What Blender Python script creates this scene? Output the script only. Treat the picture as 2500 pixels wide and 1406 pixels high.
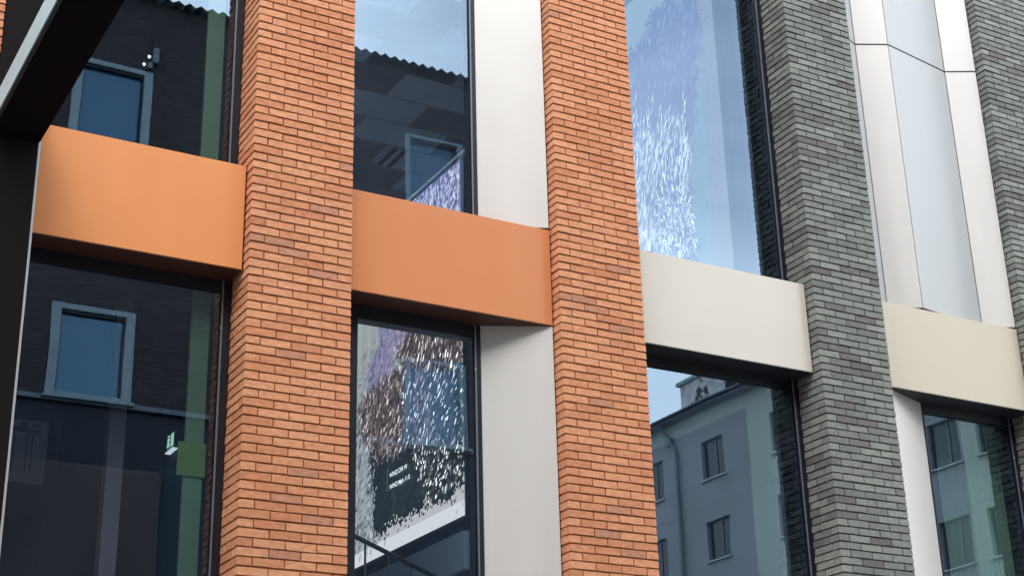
import bpy, bmesh, math, random
from mathutils import Vector, Matrix, noise as mnoise
R_ = math.radians
for o in list(bpy.data.objects): bpy.data.objects.remove(o)
scene = bpy.context.scene
COL = scene.collection

# ------------------------------------------------------------------ camera
cam_d = bpy.data.cameras.new("camera"); cam = bpy.data.objects.new("camera", cam_d); COL.objects.link(cam)
right = Vector((0.87187403, -0.48909475, -0.02493975))
down = Vector((0.16542761, 0.34206322, -0.92500079))
fwd = Vector((0.460944, 0.80235844, 0.37914582))
m = Matrix.Identity(4)
for i in range(3):
    m[i][0] = right[i]; m[i][1] = -down[i]; m[i][2] = -fwd[i]
m[0][3], m[1][3], m[2][3] = 0.0, -10.73, 1.6
cam.matrix_world = m
cam_d.sensor_width = 36; cam_d.lens = 36 * 3848.7 / 2500
cam_d.clip_start = .05; cam_d.clip_end = 2000
scene.camera = cam

# ------------------------------------------------------------------ sky, sun, exposure
SUN_EL, SUN_ROT = 50, 208
w = bpy.data.worlds.new("World"); scene.world = w; w.use_nodes = True
nt = w.node_tree; nt.nodes.clear()
N = nt.nodes.new; L = nt.links.new
out = N('ShaderNodeOutputWorld'); bg = N('ShaderNodeBackground'); L(bg.outputs[0], out.inputs[0])
sky = N('ShaderNodeTexSky'); sky.sky_type = 'NISHITA'; sky.sun_disc = False
sky.sun_elevation = R_(SUN_EL); sky.sun_rotation = R_(SUN_ROT); sky.air_density = 1.0; sky.dust_density = 1.2; sky.ozone_density = 1.6
tc = N('ShaderNodeTexCoord'); mp = N('ShaderNodeMapping'); mp.inputs['Scale'].default_value = (1, 1, 2.3)
mp.inputs['Location'].default_value = (.35, .1, .2)
L(tc.outputs['Generated'], mp.inputs[0])
nz = N('ShaderNodeTexNoise'); nz.inputs['Scale'].default_value = 1.7; nz.inputs['Detail'].default_value = 7; nz.inputs['Roughness'].default_value = .52
L(mp.outputs[0], nz.inputs['Vector'])
cr = N('ShaderNodeValToRGB'); cr.color_ramp.elements[0].position = .40; cr.color_ramp.elements[1].position = .68
cr.color_ramp.elements[0].color = (.16, .16, .16, 1); cr.color_ramp.elements[1].color = (.80, .80, .80, 1)
L(nz.outputs[0], cr.inputs[0])
mixs = N('ShaderNodeMix'); mixs.data_type = 'RGBA'
sx = N('ShaderNodeSeparateXYZ'); L(tc.outputs['Generated'], sx.inputs[0])
hz_ = N('ShaderNodeMapRange'); hz_.inputs['From Min'].default_value = .36; hz_.inputs['From Max'].default_value = .455; hz_.inputs['To Min'].default_value = 1.0; hz_.inputs['To Max'].default_value = 0
L(sx.outputs['Z'], hz_.inputs['Value'])
mxc = N('ShaderNodeMath'); mxc.operation = 'MAXIMUM'; L(cr.outputs[0], mxc.inputs[0]); L(hz_.outputs[0], mxc.inputs[1])
wx = N('ShaderNodeMapRange'); wx.inputs['From Min'].default_value = .34; wx.inputs['From Max'].default_value = .60; wx.inputs['To Min'].default_value = .62; wx.inputs['To Max'].default_value = 0
L(sx.outputs['X'], wx.inputs['Value'])
ad_ = N('ShaderNodeMath'); ad_.operation = 'ADD'; ad_.use_clamp = True; L(mxc.outputs[0], ad_.inputs[0]); L(wx.outputs[0], ad_.inputs[1])
L(ad_.outputs[0], mixs.inputs['Factor']); L(sky.outputs[0], mixs.inputs['A'])
mixs.inputs['B'].default_value = (13.2, 13.7, 14.2, 1)
L(mixs.outputs['Result'], bg.inputs[0]); bg.inputs[1].default_value = .15
sd = bpy.data.lights.new("sun", 'SUN'); sd.energy = .7; sd.angle = R_(28); sd.color = (1, .95, .88)
sun = bpy.data.objects.new("sun", sd); COL.objects.link(sun)
el, ro = R_(SUN_EL), R_(SUN_ROT)
sdir = Vector((math.sin(ro) * math.cos(el), math.cos(ro) * math.cos(el), math.sin(el)))
sun.rotation_euler = sdir.to_track_quat('Z', 'Y').to_euler()
sun.location = (-20, -40, 50)
scene.view_settings.view_transform = 'Standard'; scene.view_settings.look = 'None'
scene.view_settings.gamma = 1; scene.view_settings.use_curve_mapping = False
scene.view_settings.exposure = 1.32
try:
    scene.cycles.max_bounces = 10; scene.cycles.transparent_max_bounces = 16; scene.cycles.glossy_bounces = 6
    scene.cycles.caustics_reflective = False
except Exception: pass

# ------------------------------------------------------------------ helpers
def box(bm, x0, x1, y0, y1, z0, z1, mi=0):
    vs = [bm.verts.new((x, y, z)) for x in (x0, x1) for y in (y0, y1) for z in (z0, z1)]
    fs = []
    for q in ((0, 1, 3, 2), (4, 6, 7, 5), (0, 4, 5, 1), (2, 3, 7, 6), (0, 2, 6, 4), (1, 5, 7, 3)):
        f = bm.faces.new([vs[i] for i in q]); f.material_index = mi; fs.append(f)
    return vs, fs
def prism(bm, pts, z0, z1, mi=0):
    """closed polygon in plan, extruded in z"""
    a = [bm.verts.new((x, y, z0)) for x, y in pts]; b = [bm.verts.new((x, y, z1)) for x, y in pts]
    n = len(pts)
    fs = [bm.faces.new(list(reversed(a))), bm.faces.new(b)]
    for i in range(n): fs.append(bm.faces.new((a[i], a[(i + 1) % n], b[(i + 1) % n], b[i])))
    for f in fs: f.material_index = mi
    return fs
def sheet(bm, p, q, z0, z1, t=.004, back=1, mi=0):
    """thin vertical metal sheet between plan points p and q, thickness t towards +y side"""
    p = Vector(p); q = Vector(q); d = (q - p).normalized(); n = Vector((-d.y, d.x)) * t * back
    return prism(bm, [tuple(p), tuple(q), tuple(q + n), tuple(p + n)] if back > 0 else [tuple(p), tuple(p + n), tuple(q + n), tuple(q)], z0, z1, mi)
def tube(bm, pts, r, seg=10):
    rings = []
    for i, p in enumerate(pts):
        p = Vector(p)
        d = (Vector(pts[min(i + 1, len(pts) - 1)]) - Vector(pts[max(i - 1, 0)])).normalized()
        a = d.orthogonal().normalized(); b = d.cross(a)
        rr = r[i] if isinstance(r, (list, tuple)) else r
        rings.append([bm.verts.new(p + (a * math.cos(t) + b * math.sin(t)) * rr) for t in [2 * math.pi * k / seg for k in range(seg)]])
    for i in range(len(rings) - 1):
        for k in range(seg): bm.faces.new((rings[i][k], rings[i][(k + 1) % seg], rings[i + 1][(k + 1) % seg], rings[i + 1][k]))
    bm.faces.new(list(reversed(rings[0]))); bm.faces.new(rings[-1])
def obj(name, bm, mats, parent=None, bevel=0, smooth=False):
    if bevel: bmesh.ops.bevel(bm, geom=bm.edges[:], offset=bevel, segments=2, affect='EDGES', clamp_overlap=True)
    bmesh.ops.recalc_face_normals(bm, faces=bm.faces[:])
    me = bpy.data.meshes.new(name); bm.to_mesh(me); bm.free()
    for mm in (mats if isinstance(mats, (list, tuple)) else [mats]): me.materials.append(mm)
    if smooth:
        for p in me.polygons: p.use_smooth = True
    o = bpy.data.objects.new(name, me); COL.objects.link(o)
    if parent is not None:
        o.parent = parent; o.matrix_parent_inverse = Matrix.Translation(-parent.location)
    return o
def thing(name, label, cat, loc=(0, 0, 0), group=None):
    o = bpy.data.objects.new(name, None); COL.objects.link(o); o.location = loc; o.empty_display_size = .2
    return tag(o, label, cat, group)
def tag(o, label, cat, group=None):
    o['label'] = label; o['category'] = cat
    if group: o['group'] = group
    return o
def struct(o): o['kind'] = 'structure'; return o
def BM(): return bmesh.new()

# ------------------------------------------------------------------ materials
def newmat(name):
    mt = bpy.data.materials.new(name); mt.use_nodes = True
    t = mt.node_tree; b = t.nodes['Principled BSDF']
    return mt, t, b
def simple(name, col, rough=.5, metal=0., noise=0., scale=3., bump=0., bscale=60, spec=.5, coat=0., coatr=.1, stretch=None):
    mt, t, b = newmat(name)
    b.inputs['Base Color'].default_value = (*col, 1); b.inputs['Roughness'].default_value = rough
    b.inputs['Metallic'].default_value = metal; b.inputs['Specular IOR Level'].default_value = spec
    b.inputs['Coat Weight'].default_value = coat; b.inputs['Coat Roughness'].default_value = coatr
    if noise or bump:
        c = t.nodes.new('ShaderNodeTexCoord'); mpn = t.nodes.new('ShaderNodeMapping'); t.links.new(c.outputs['Object'], mpn.inputs[0])
        if stretch: mpn.inputs['Scale'].default_value = stretch
    if noise:
        n = t.nodes.new('ShaderNodeTexNoise'); n.inputs['Scale'].default_value = scale; n.inputs['Detail'].default_value = 5
        t.links.new(mpn.outputs[0], n.inputs['Vector'])
        r = t.nodes.new('ShaderNodeMapRange'); r.inputs['To Min'].default_value = 1 - noise; r.inputs['To Max'].default_value = 1 + noise
        r.inputs['From Min'].default_value = .3; r.inputs['From Max'].default_value = .7
        t.links.new(n.outputs[0], r.inputs['Value'])
        mx = t.nodes.new('ShaderNodeVectorMath'); mx.operation = 'SCALE'; mx.inputs[0].default_value = col
        t.links.new(r.outputs[0], mx.inputs['Scale']); t.links.new(mx.outputs[0], b.inputs['Base Color'])
        r2 = t.nodes.new('ShaderNodeMapRange'); r2.inputs['To Min'].default_value = max(.02, rough - .06); r2.inputs['To Max'].default_value = rough + .06
        t.links.new(n.outputs[0], r2.inputs['Value']); t.links.new(r2.outputs[0], b.inputs['Roughness'])
    if bump:
        n = t.nodes.new('ShaderNodeTexNoise'); n.inputs['Scale'].default_value = bscale; n.inputs['Detail'].default_value = 4
        t.links.new(mpn.outputs[0], n.inputs['Vector'])
        bp = t.nodes.new('ShaderNodeBump'); bp.inputs['Strength'].default_value = bump; bp.inputs['Distance'].default_value = .01
        t.links.new(n.outputs[0], bp.inputs['Height']); t.links.new(bp.outputs[0], b.inputs['Normal'])
    return mt
def canning(mt, dist=.004, strength=.12, scale=1.6):
    t = mt.node_tree; b = t.nodes['Principled BSDF']; c = t.nodes.new('ShaderNodeTexCoord'); n = t.nodes.new('ShaderNodeTexNoise')
    n.inputs['Scale'].default_value = scale; n.inputs['Detail'].default_value = 1.5; t.links.new(c.outputs['Object'], n.inputs['Vector'])
    bp = t.nodes.new('ShaderNodeBump'); bp.inputs['Strength'].default_value = strength; bp.inputs['Distance'].default_value = dist * 10
    t.links.new(n.outputs[0], bp.inputs['Height']); t.links.new(bp.outputs[0], b.inputs['Normal']); t.links.new(bp.outputs[0], b.inputs['Coat Normal'])
def emis(name, col, s=1.):
    mt, t, b = newmat(name)
    b.inputs['Base Color'].default_value = (0, 0, 0, 1); b.inputs['Emission Color'].default_value = (*col, 1); b.inputs['Emission Strength'].default_value = s
    return mt

def brickmat(name, stops, odd, odd_amt, dirt):
    mt, t, b = newmat(name); Nn = t.nodes.new; Ln = t.links.new
    g = Nn('ShaderNodeNewGeometry'); oi = Nn('ShaderNodeObjectInfo')
    ramp = Nn('ShaderNodeValToRGB'); cr = ramp.color_ramp
    cr.elements[0].position = 0; cr.elements[0].color = (*stops[0], 1); cr.elements[1].position = 1; cr.elements[1].color = (*stops[-1], 1)
    for i, c in enumerate(stops[1:-1]):
        e = cr.elements.new((i + 1) / (len(stops) - 1)); e.color = (*c, 1)
    # slow drift over the pier makes neighbouring courses share a batch tone
    tc = Nn('ShaderNodeTexCoord'); n0 = Nn('ShaderNodeTexNoise'); n0.inputs['Scale'].default_value = .9; n0.inputs['Detail'].default_value = 1
    Ln(tc.outputs['Object'], n0.inputs['Vector'])
    mz = Nn('ShaderNodeMath'); mz.operation = 'MULTIPLY_ADD'; mz.inputs[1].default_value = .75
    n0r = Nn('ShaderNodeMapRange'); n0r.inputs['From Min'].default_value = .3; n0r.inputs['From Max'].default_value = .7; n0r.inputs['To Max'].default_value = .25
    Ln(n0.outputs[0], n0r.inputs['Value']); Ln(g.outputs['Random Per Island'], mz.inputs[0]); Ln(n0r.outputs[0], mz.inputs[2]); Ln(mz.outputs[0], ramp.inputs[0])
    wn = Nn('ShaderNodeTexWhiteNoise'); wn.noise_dimensions = '1D'
    sc = Nn('ShaderNodeMath'); sc.operation = 'MULTIPLY'; sc.inputs[1].default_value = 913.7
    Ln(g.outputs['Random Per Island'], sc.inputs[0]); Ln(sc.outputs[0], wn.inputs['W'])
    gt = Nn('ShaderNodeMath'); gt.operation = 'GREATER_THAN'; gt.inputs[1].default_value = 1 - odd_amt; Ln(wn.outputs['Value'], gt.inputs[0])
    g2 = Nn('ShaderNodeMath'); g2.operation = 'MULTIPLY'; g2.inputs[1].default_value = .75; Ln(gt.outputs[0], g2.inputs[0])
    mx = Nn('ShaderNodeMix'); mx.data_type = 'RGBA'; Ln(g2.outputs[0], mx.inputs['Factor']); Ln(ramp.outputs[0], mx.inputs['A']); mx.inputs['B'].default_value = (*odd, 1)
    # smudges and kiln marks
    mp_ = Nn('ShaderNodeMapping'); mp_.inputs['Scale'].default_value = (1, 1, 2.2); Ln(tc.outputs['Object'], mp_.inputs[0])
    n1 = Nn('ShaderNodeTexNoise'); n1.inputs['Scale'].default_value = 17; n1.inputs['Detail'].default_value = 6; n1.inputs['Roughness'].default_value = .62; Ln(mp_.outputs[0], n1.inputs['Vector'])
    r1 = Nn('ShaderNodeMapRange'); r1.inputs['From Min'].default_value = .3; r1.inputs['From Max'].default_value = .72; r1.inputs['To Min'].default_value = 1.12; r1.inputs['To Max'].default_value = 1 - dirt
    Ln(n1.outputs[0], r1.inputs['Value'])
    vm = Nn('ShaderNodeVectorMath'); vm.operation = 'SCALE'; Ln(mx.outputs['Result'], vm.inputs[0]); Ln(r1.outputs[0], vm.inputs['Scale'])
    n3 = Nn('ShaderNodeTexNoise'); n3.inputs['Scale'].default_value = 190; n3.inputs['Detail'].default_value = 3; Ln(tc.outputs['Object'], n3.inputs['Vector'])
    r3 = Nn('ShaderNodeMapRange'); r3.inputs['To Min'].default_value = .86; r3.inputs['To Max'].default_value = 1.14; Ln(n3.outputs[0], r3.inputs['Value'])
    vm2 = Nn('ShaderNodeVectorMath'); vm2.operation = 'SCALE'; Ln(vm.outputs[0], vm2.inputs[0]); Ln(r3.outputs[0], vm2.inputs['Scale'])
    Ln(vm2.outputs[0], b.inputs['Base Color']); b.inputs['Roughness'].default_value = .88; b.inputs['Specular IOR Level'].default_value = .25
    ad = Nn('ShaderNodeMath'); ad.operation = 'ADD'; Ln(n1.outputs[0], ad.inputs[0]); Ln(n3.outputs[0], ad.inputs[1])
    bp = Nn('ShaderNodeBump'); bp.inputs['Strength'].default_value = .55; bp.inputs['Distance'].default_value = .006
    Ln(ad.outputs[0], bp.inputs['Height']); Ln(bp.outputs[0], b.inputs['Normal'])
    return mt

M_obrick = brickmat('orange_brick', [(.43, .165, .082), (.48, .20, .102), (.54, .245, .130), (.50, .205, .108)], (.35, .16, .10), .03, .30)
M_gbrick = brickmat('grey_brick', [(.095, .095, .09), (.140, .149, .134), (.19, .199, .179), (.125, .130, .121), (.245, .252, .228)], (.10, .088, .088), .09, .26)
M_omortar = simple('brown_mortar', (.21, .07, .03), .95, bump=.4)
M_gmortar = simple('dark_mortar', (.022, .024, .021), .95, bump=.4)
M_orange = simple('orange_coated_metal', (.60, .228, .078), .30, noise=.02, scale=1.6, spec=.5, coat=.25, coatr=.22, stretch=(3, 3, .6))
M_orange2 = simple('reflection_toned_orange_metal', (.51, .186, .072), .30, noise=.02, scale=1.6, spec=.5, coat=.3, coatr=.16, stretch=(3, 3, .6))  # same orange panel metal, its different reflections put into the colour
M_champ = simple('champagne_coated_metal', (.47, .43, .375), .38, noise=.016, scale=1.6, coat=.25, coatr=.22, stretch=(3, 3, .6))
M_sand = simple('sand_coated_metal', (.42, .37, .29), .38, noise=.016, scale=1.6, coat=.25, coatr=.22, stretch=(3, 3, .6))
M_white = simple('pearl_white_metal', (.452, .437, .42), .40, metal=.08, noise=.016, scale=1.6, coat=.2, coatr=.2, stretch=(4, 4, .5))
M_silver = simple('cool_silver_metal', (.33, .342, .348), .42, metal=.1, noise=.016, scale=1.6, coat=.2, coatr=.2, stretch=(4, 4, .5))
M_frame = simple('dark_anodised_frame', (.009, .010, .016), .45, noise=.15, scale=4, spec=.3)
M_bead = simple('grey_glazing_bead', (.13, .14, .17), .4, metal=.3)
M_steel = simple('black_painted_steel', (.0015, .002, .005), .7, noise=.3, scale=3, spec=.05)
M_brown = simple('dark_brown_cladding', (.007, .005, .006), .8, noise=.2, scale=2, spec=.08)
M_strip = simple('pale_galvanised_strip', (.26, .34, .36), .5, noise=.08, scale=2)
M_alu = simple('bright_aluminium_trim', (.5, .5, .52), .35, metal=.6)
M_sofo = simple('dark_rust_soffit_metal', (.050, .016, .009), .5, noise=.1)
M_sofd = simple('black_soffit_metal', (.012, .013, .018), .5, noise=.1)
M_gap = simple('black_membrane', (.006, .006, .007), .9)
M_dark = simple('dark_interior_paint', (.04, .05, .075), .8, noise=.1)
M_rail = simple('black_handrail_paint', (.012, .014, .018), .5)

for q_ in (M_orange, M_orange2, M_champ, M_sand, M_white, M_silver): canning(q_)
def glassmat():
    mt = bpy.data.materials.new('coated_window_glass'); mt.use_nodes = True; t = mt.node_tree; t.nodes.clear()
    o = t.nodes.new('ShaderNodeOutputMaterial'); mx = t.nodes.new('ShaderNodeMixShader'); tr = t.nodes.new('ShaderNodeBsdfTransparent'); gl = t.nodes.new('ShaderNodeBsdfGlossy')
    tr.inputs[0].default_value = (.78, .86, .92, 1); gl.inputs['Color'].default_value = (.58, .78, 1, 1); gl.inputs['Roughness'].default_value = 0
    lw = t.nodes.new('ShaderNodeLayerWeight'); lw.inputs['Blend'].default_value = .5
    pw = t.nodes.new('ShaderNodeMath'); pw.operation = 'POWER'; pw.inputs[1].default_value = 5; t.links.new(lw.outputs['Facing'], pw.inputs[0])
    fr = t.nodes.new('ShaderNodeMapRange'); fr.inputs['To Min'].default_value = .155; fr.inputs['To Max'].default_value = 1; t.links.new(pw.outputs[0], fr.inputs['Value'])
    # very slight pillowing of the sealed unit
    c = t.nodes.new('ShaderNodeTexCoord'); n = t.nodes.new('ShaderNodeTexNoise'); n.inputs['Scale'].default_value = .9; n.inputs['Detail'].default_value = 1
    t.links.new(c.outputs['Object'], n.inputs['Vector']); bp = t.nodes.new('ShaderNodeBump'); bp.inputs['Strength'].default_value = .10; bp.inputs['Distance'].default_value = .010
    t.links.new(n.outputs[0], bp.inputs['Height']); t.links.new(bp.outputs[0], gl.inputs['Normal'])
    t.links.new(fr.outputs[0], mx.inputs[0]); t.links.new(tr.outputs[0], mx.inputs[1]); t.links.new(gl.outputs[0], mx.inputs[2]); t.links.new(mx.outputs[0], o.inputs[0])
    return mt
M_glass = glassmat()
def clearmat():
    mt = bpy.data.materials.new('clear_inner_glass'); mt.use_nodes = True; t = mt.node_tree; t.nodes.clear()
    o = t.nodes.new('ShaderNodeOutputMaterial'); tr = t.nodes.new('ShaderNodeBsdfTransparent'); tr.inputs[0].default_value = (.99, .995, .995, 1)
    t.links.new(tr.outputs[0], o.inputs[0]); return mt
M_clear = clearmat()

# ------------------------------------------------------------------ ground
def ground():
    b = BM(); box(b, -400, 400, -400, 400, -.5, 0)
    g = obj('ground', b, simple('pale_stone_paving', (.22, .215, .20), .9, noise=.2, scale=2, bump=.4, bscale=80)); struct(g)
    b = BM(); box(b, -30, 40, -3.2, -.02, .004, .12)
    p = obj('pavement', b, simple('concrete_paving', (.28, .27, .25), .85, noise=.12, scale=3, bump=.3), bevel=.01); struct(p)
ground()

# ------------------------------------------------------------------ brick piers
P = .07088; JT = .0105; Z0 = 4.5925 - 64 * P; PW = .866; PD = .37
TOP = 12.95
def brick(bm, x0, x1, y0, y1, z0, z1, rnd):
    ax = 0 if x1 - x0 >= y1 - y0 else 1
    n = 3 if max(x1 - x0, y1 - y0) > .18 else 2
    rings = []
    for i in range(n + 1):
        t = i / n
        if 0 < i < n: t += rnd.uniform(-.08, .08)
        if ax == 0: x = x0 + (x1 - x0) * t; q = [(x, y0, z0), (x, y1, z0), (x, y1, z1), (x, y0, z1)]
        else: y = y0 + (y1 - y0) * t; q = [(x0, y, z0), (x1, y, z0), (x1, y, z1), (x0, y, z1)]
        rings.append([bm.verts.new(p) for p in q])
    for i in range(n):
        for k in range(4):
            f = (rings[i][k], rings[i][(k + 1) % 4], rings[i + 1][(k + 1) % 4], rings[i + 1][k])
            bm.faces.new(f if ax == 0 else f[::-1])
    a_, b_ = rings[0], rings[-1]
    bm.faces.new(a_[::-1] if ax == 0 else a_); bm.faces.new(b_ if ax == 0 else b_[::-1])
    return [v for r_ in rings for v in r_]
def pier(x0, mat, mortar, label, seed, group):
    rnd = random.Random(seed)
    t = thing('brick_pier', label, 'brick pier', (x0 + PW / 2, .2, 0), group)
    b = BM()
    k = -1
    BL = .2375; PITCH = (PW + .01) / 3.5; BD = .105
    while True:
        z1 = Z0 - k * -P; z0 = z1 - P + JT   # the course between z0 and z1
        if z0 < .01: k += 1; continue
        if z1 > TOP: break
        # stub courses lie right under a bed of even count
        stub = ((round((z1 - 4.5925) / P)) % 2 == 0)
        H = PITCH * .5 - .01
        F = PITCH - .01
        L_ = []
        x = x0
        if stub:
            L_.append((x, x + H, 0, F)); x += H + .01
            for i in range(2): L_.append((x, x + F, 0, BD)); x += F + .01
            L_.append((x, x0 + PW, 0, BD))
            L_.append((x0, x0 + BD, F + .01, PD)); L_.append((x0 + PW - BD, x0 + PW, BD + .01, PD))
        else:
            L_.append((x, x + F, 0, BD)); x += F + .01
            for i in range(2): L_.append((x, x + F, 0, BD)); x += F + .01
            L_.append((x, x0 + PW, 0, F))
            L_.append((x0, x0 + BD, BD + .01, BD + .01 + F)); L_.append((x0, x0 + BD, BD + .02 + F, PD)); L_.append((x0 + PW - BD, x0 + PW, F + .01, PD))
        zc = rnd.uniform(-.0008, .0008)
        for (a, c, d, e) in L_:
            if e - d < .012: continue
            dy = rnd.gauss(0, .0012); dx = rnd.gauss(0, .0008); dz = zc + rnd.gauss(0, .0007); tilt = rnd.gauss(0, .004); roll = rnd.gauss(0, .0035)
            vs = brick(b, a, c, d, e, z0, z1, rnd)
            cx, cy, cz = (a + c) / 2, (d + e) / 2, (z0 + z1) / 2
            lean = rnd.uniform(.002, .0062)
            for v in vs:
                top = v.co.z > cz
                v.co.x += dx + rnd.gauss(0, .0008); v.co.z += dz + (v.co.x - cx) * roll + rnd.gauss(0, .0011)
                v.co.y += dy + (v.co.x - cx) * tilt + rnd.gauss(0, .0006) + (lean if top and v.co.y < cy and d == 0 else 0)
                if a == x0 and top and v.co.x < cx - (c - a) * .4: v.co.x += lean
        k += 1
    b.normal_update()
    sharp = [e_ for e_ in b.edges if len(e_.link_faces) == 2 and e_.calc_face_angle(0) > .6]
    bmesh.ops.bevel(b, geom=sharp, offset=.0024, segments=1, affect='EDGES', clamp_overlap=True)
    obj('brickwork', b, mat, t)
    b = BM(); box(b, x0 + .009, x0 + PW - .009, .009, PD + .12, 0, TOP - .004)
    obj('mortar', b, mortar, t)
    return t
PX = [.942, 3.820, 6.640, 9.500, 12.338]
PN = 'brick piers of the facade'
pier(PX[0], M_obrick, M_omortar, 'orange brick pier cut off by the left photo edge beside the dark post', 1, PN)
pier(PX[1], M_obrick, M_omortar, 'wide orange brick pier between the two orange panels', 2, PN)
pier(PX[2], M_obrick, M_omortar, 'reddish orange brick pier between an orange and a cream panel', 3, PN)
pier(PX[3], M_gbrick, M_gmortar, 'grey green brick pier between the two cream panels', 4, PN)
pier(PX[4], M_gbrick, M_gmortar, 'dark grey brick pier at the right photo edge beside the folded white cladding', 5, PN)

# ------------------------------------------------------------------ spandrel panels
def spandrel(x0, x1, z0, z1, mat, label, soff=None):
    t = thing('spandrel_panel', label, 'facade panel', ((x0 + x1) / 2, .115, z0), 'metal panels between the piers')
    b = BM(); box(b, x0, x1, .115, .30, z0, z1)
    obj('tray', b, mat, t, bevel=.003)
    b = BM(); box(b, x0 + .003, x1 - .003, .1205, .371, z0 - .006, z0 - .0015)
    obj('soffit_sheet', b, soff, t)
    b = BM(); box(b, x0 + .02, x1 - .004, .302, .372, z0 - .0, z1 - .03)
    obj('backing', b, M_gap, t)
bays = [(PX[0] + PW + .35, PX[1] - .014), (PX[1] + PW + .004, PX[2] - .014), (PX[2] + PW + .004, PX[3] - .014), (PX[3] + PW + .004, PX[4] - .012)]
spl = ['bright orange metal panel at left beside the dark post', 'orange metal panel in the middle between two orange piers',
       'cream metal panel between the orange and the grey pier', 'sand coloured metal panel below the folded white cladding']
lowl = ['orange metal panel low on the leftmost bay near the ground', 'orange metal panel low in the second bay near the ground', 'cream metal panel low in the third bay near the ground', 'sand metal panel low in the rightmost bay near the ground']
for i, (a, c) in enumerate(bays):
    mt = (M_orange, M_orange2, M_champ, M_sand)[i]
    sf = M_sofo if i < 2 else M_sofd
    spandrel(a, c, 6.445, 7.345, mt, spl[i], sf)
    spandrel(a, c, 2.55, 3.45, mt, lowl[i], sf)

# ------------------------------------------------------------------ windows
YG = .388
def window(x0, x1, z0, z1, label, head=0.0, jl=.05, jr=.06, bead=True, stud=None):
    t = thing('window', label, 'window', ((x0 + x1) / 2, YG, z0), 'tall windows between the piers')
    b = BM()
    box(b, x0, x0 + jl, .372, .50, z0, z1); box(b, x1 - jr, x1, .372, .50, z0, z1)
    box(b, x0 + jl, x1 - jr, .373, .50, z0, z0 + .06)
    box(b, x0 + jl, x1 - jr, .373, .50, z1 - max(head, .05), z1)
    obj('frame', b, M_frame, t, bevel=.002)
    if bead:
        b = BM(); box(b, x1 - jr - .004, x1 - jr + .010, .362, .3715, z0 + .01, z1 - .01)
        obj('bead', b, M_bead, t)
    if stud:
        b = BM(); box(b, x1 - jr - .012, x1 - jr + .004, .352, .3615, stud - .008, stud + .008)
        obj('stud', b, M_alu, t, bevel=.003)
    b = BM(); vs, fs = box(b, x0 + jl - .01, x1 - jr + .01, YG, YG + .024, z0 + .05, z1 - max(head, .05) + .01)
    for f in fs:
        c = f.calc_center_median(); f.material_index = 0 if abs(c.y - YG) < 1e-5 else 1
    obj('pane', b, [M_glass, M_clear], t)
XL1 = PX[0] + PW + .3
WT = 12.4
window(XL1, PX[1] + .0, 7.25, WT, 'upper left window showing a dark brick wall and a zigzag roof edge', stud=None, jr=.075)
window(XL1, PX[1] + .0, 3.35, 6.445, 'lower left window showing a pale framed window in its reflection', head=.105, stud=6.03, jr=.075)
window(PX[1] + PW, 6.052, 7.25, WT, 'upper window beside the white panel showing ceiling tiles and sky', jr=.055, jl=.03, bead=True)
window(PX[1] + PW, 6.052, 3.35, 6.445, 'lower window with the colourful screen and handrail behind it', head=.125, jr=.055, jl=.225, stud=6.03)
window(PX[2] + PW, PX[3] + .0, 7.25, WT, 'upper window full of pale blue sky and white flecked screen', jr=.06, stud=None)
window(PX[2] + PW, PX[3] + .0, 3.35, 6.445, 'lower window reflecting a grey apartment block and its chimney', head=.085, jr=.06, stud=6.003)
window(11.085, PX[4] + .0, 3.35, 6.445, 'lower right window reflecting apartment windows beside a narrow white panel', head=.095, jr=.06, jl=.02, stud=6.01)
for i, (a, c) in enumerate([(XL1, PX[1]), (PX[1] + PW, PX[2]), (PX[2] + PW, PX[3]), (PX[3] + PW, PX[4])]):
    window(a, c, .15, 2.55, ['ground floor window below the leftmost orange panel', 'ground floor window in the second bay', 'ground floor window in the third bay', 'ground floor window in the rightmost bay'][i], bead=False)

# ------------------------------------------------------------------ white cladding
def clad(name, label, segs, z0, z1, mats, back=.0):
    t = thing(name, label, 'metal cladding', (segs[0][0][0], .3, z0), 'white metal cladding beside the windows')
    for i, (p, q) in enumerate(segs):
        b = BM(); sheet(b, p, q, z0, z1, .02)
        obj('facet', b, mats[i], t, bevel=.0025)
    b = BM()
    pts = [segs[0][0]] + [s[1] for s in segs]
    # dark substructure a little behind the sheets
    for p, q in zip(pts[:-1], pts[1:]):
        sheet(b, (p[0], p[1] + .032), (q[0], q[1] + .032), z0 - .03, z1 + .03, .03)
    obj('backing', b, M_gap, t)
    return t
clad('splayed_cladding', 'tall white metal panel right of the upper middle window', [((6.056, .378), (6.626, .124))], 7.372, 12.4, [M_white])
clad('splayed_cladding', 'white metal panel under the orange panel, right of the screen window', [((6.056, .378), (6.626, .121))], 3.48, 6.442, [M_white])
clad('splayed_cladding', 'narrow white metal panel left of the lower right window', [((PX[3] + PW + .006, .118), (11.082, .378))], 3.48, 6.440, [M_white])
vx = [(10.372, .150), (10.701, .283), (11.033, .124), (12.008, .282), (12.324, .119)]
def inset(p, q, d=.0045):
    p = Vector(p); q = Vector(q); n = (q - p).normalized() * d; return (tuple(p + n), tuple(q - n))
segs = [inset(vx[i], vx[i + 1]) for i in range(4)]
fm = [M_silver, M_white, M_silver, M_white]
clad('folded_cladding', 'folded white metal cladding below the dark joint, above the sand panel', segs, 7.372, 10.436, fm)
clad('folded_cladding', 'folded white metal cladding above the dark joint at the top right', segs, 10.452, 12.4, fm)

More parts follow.
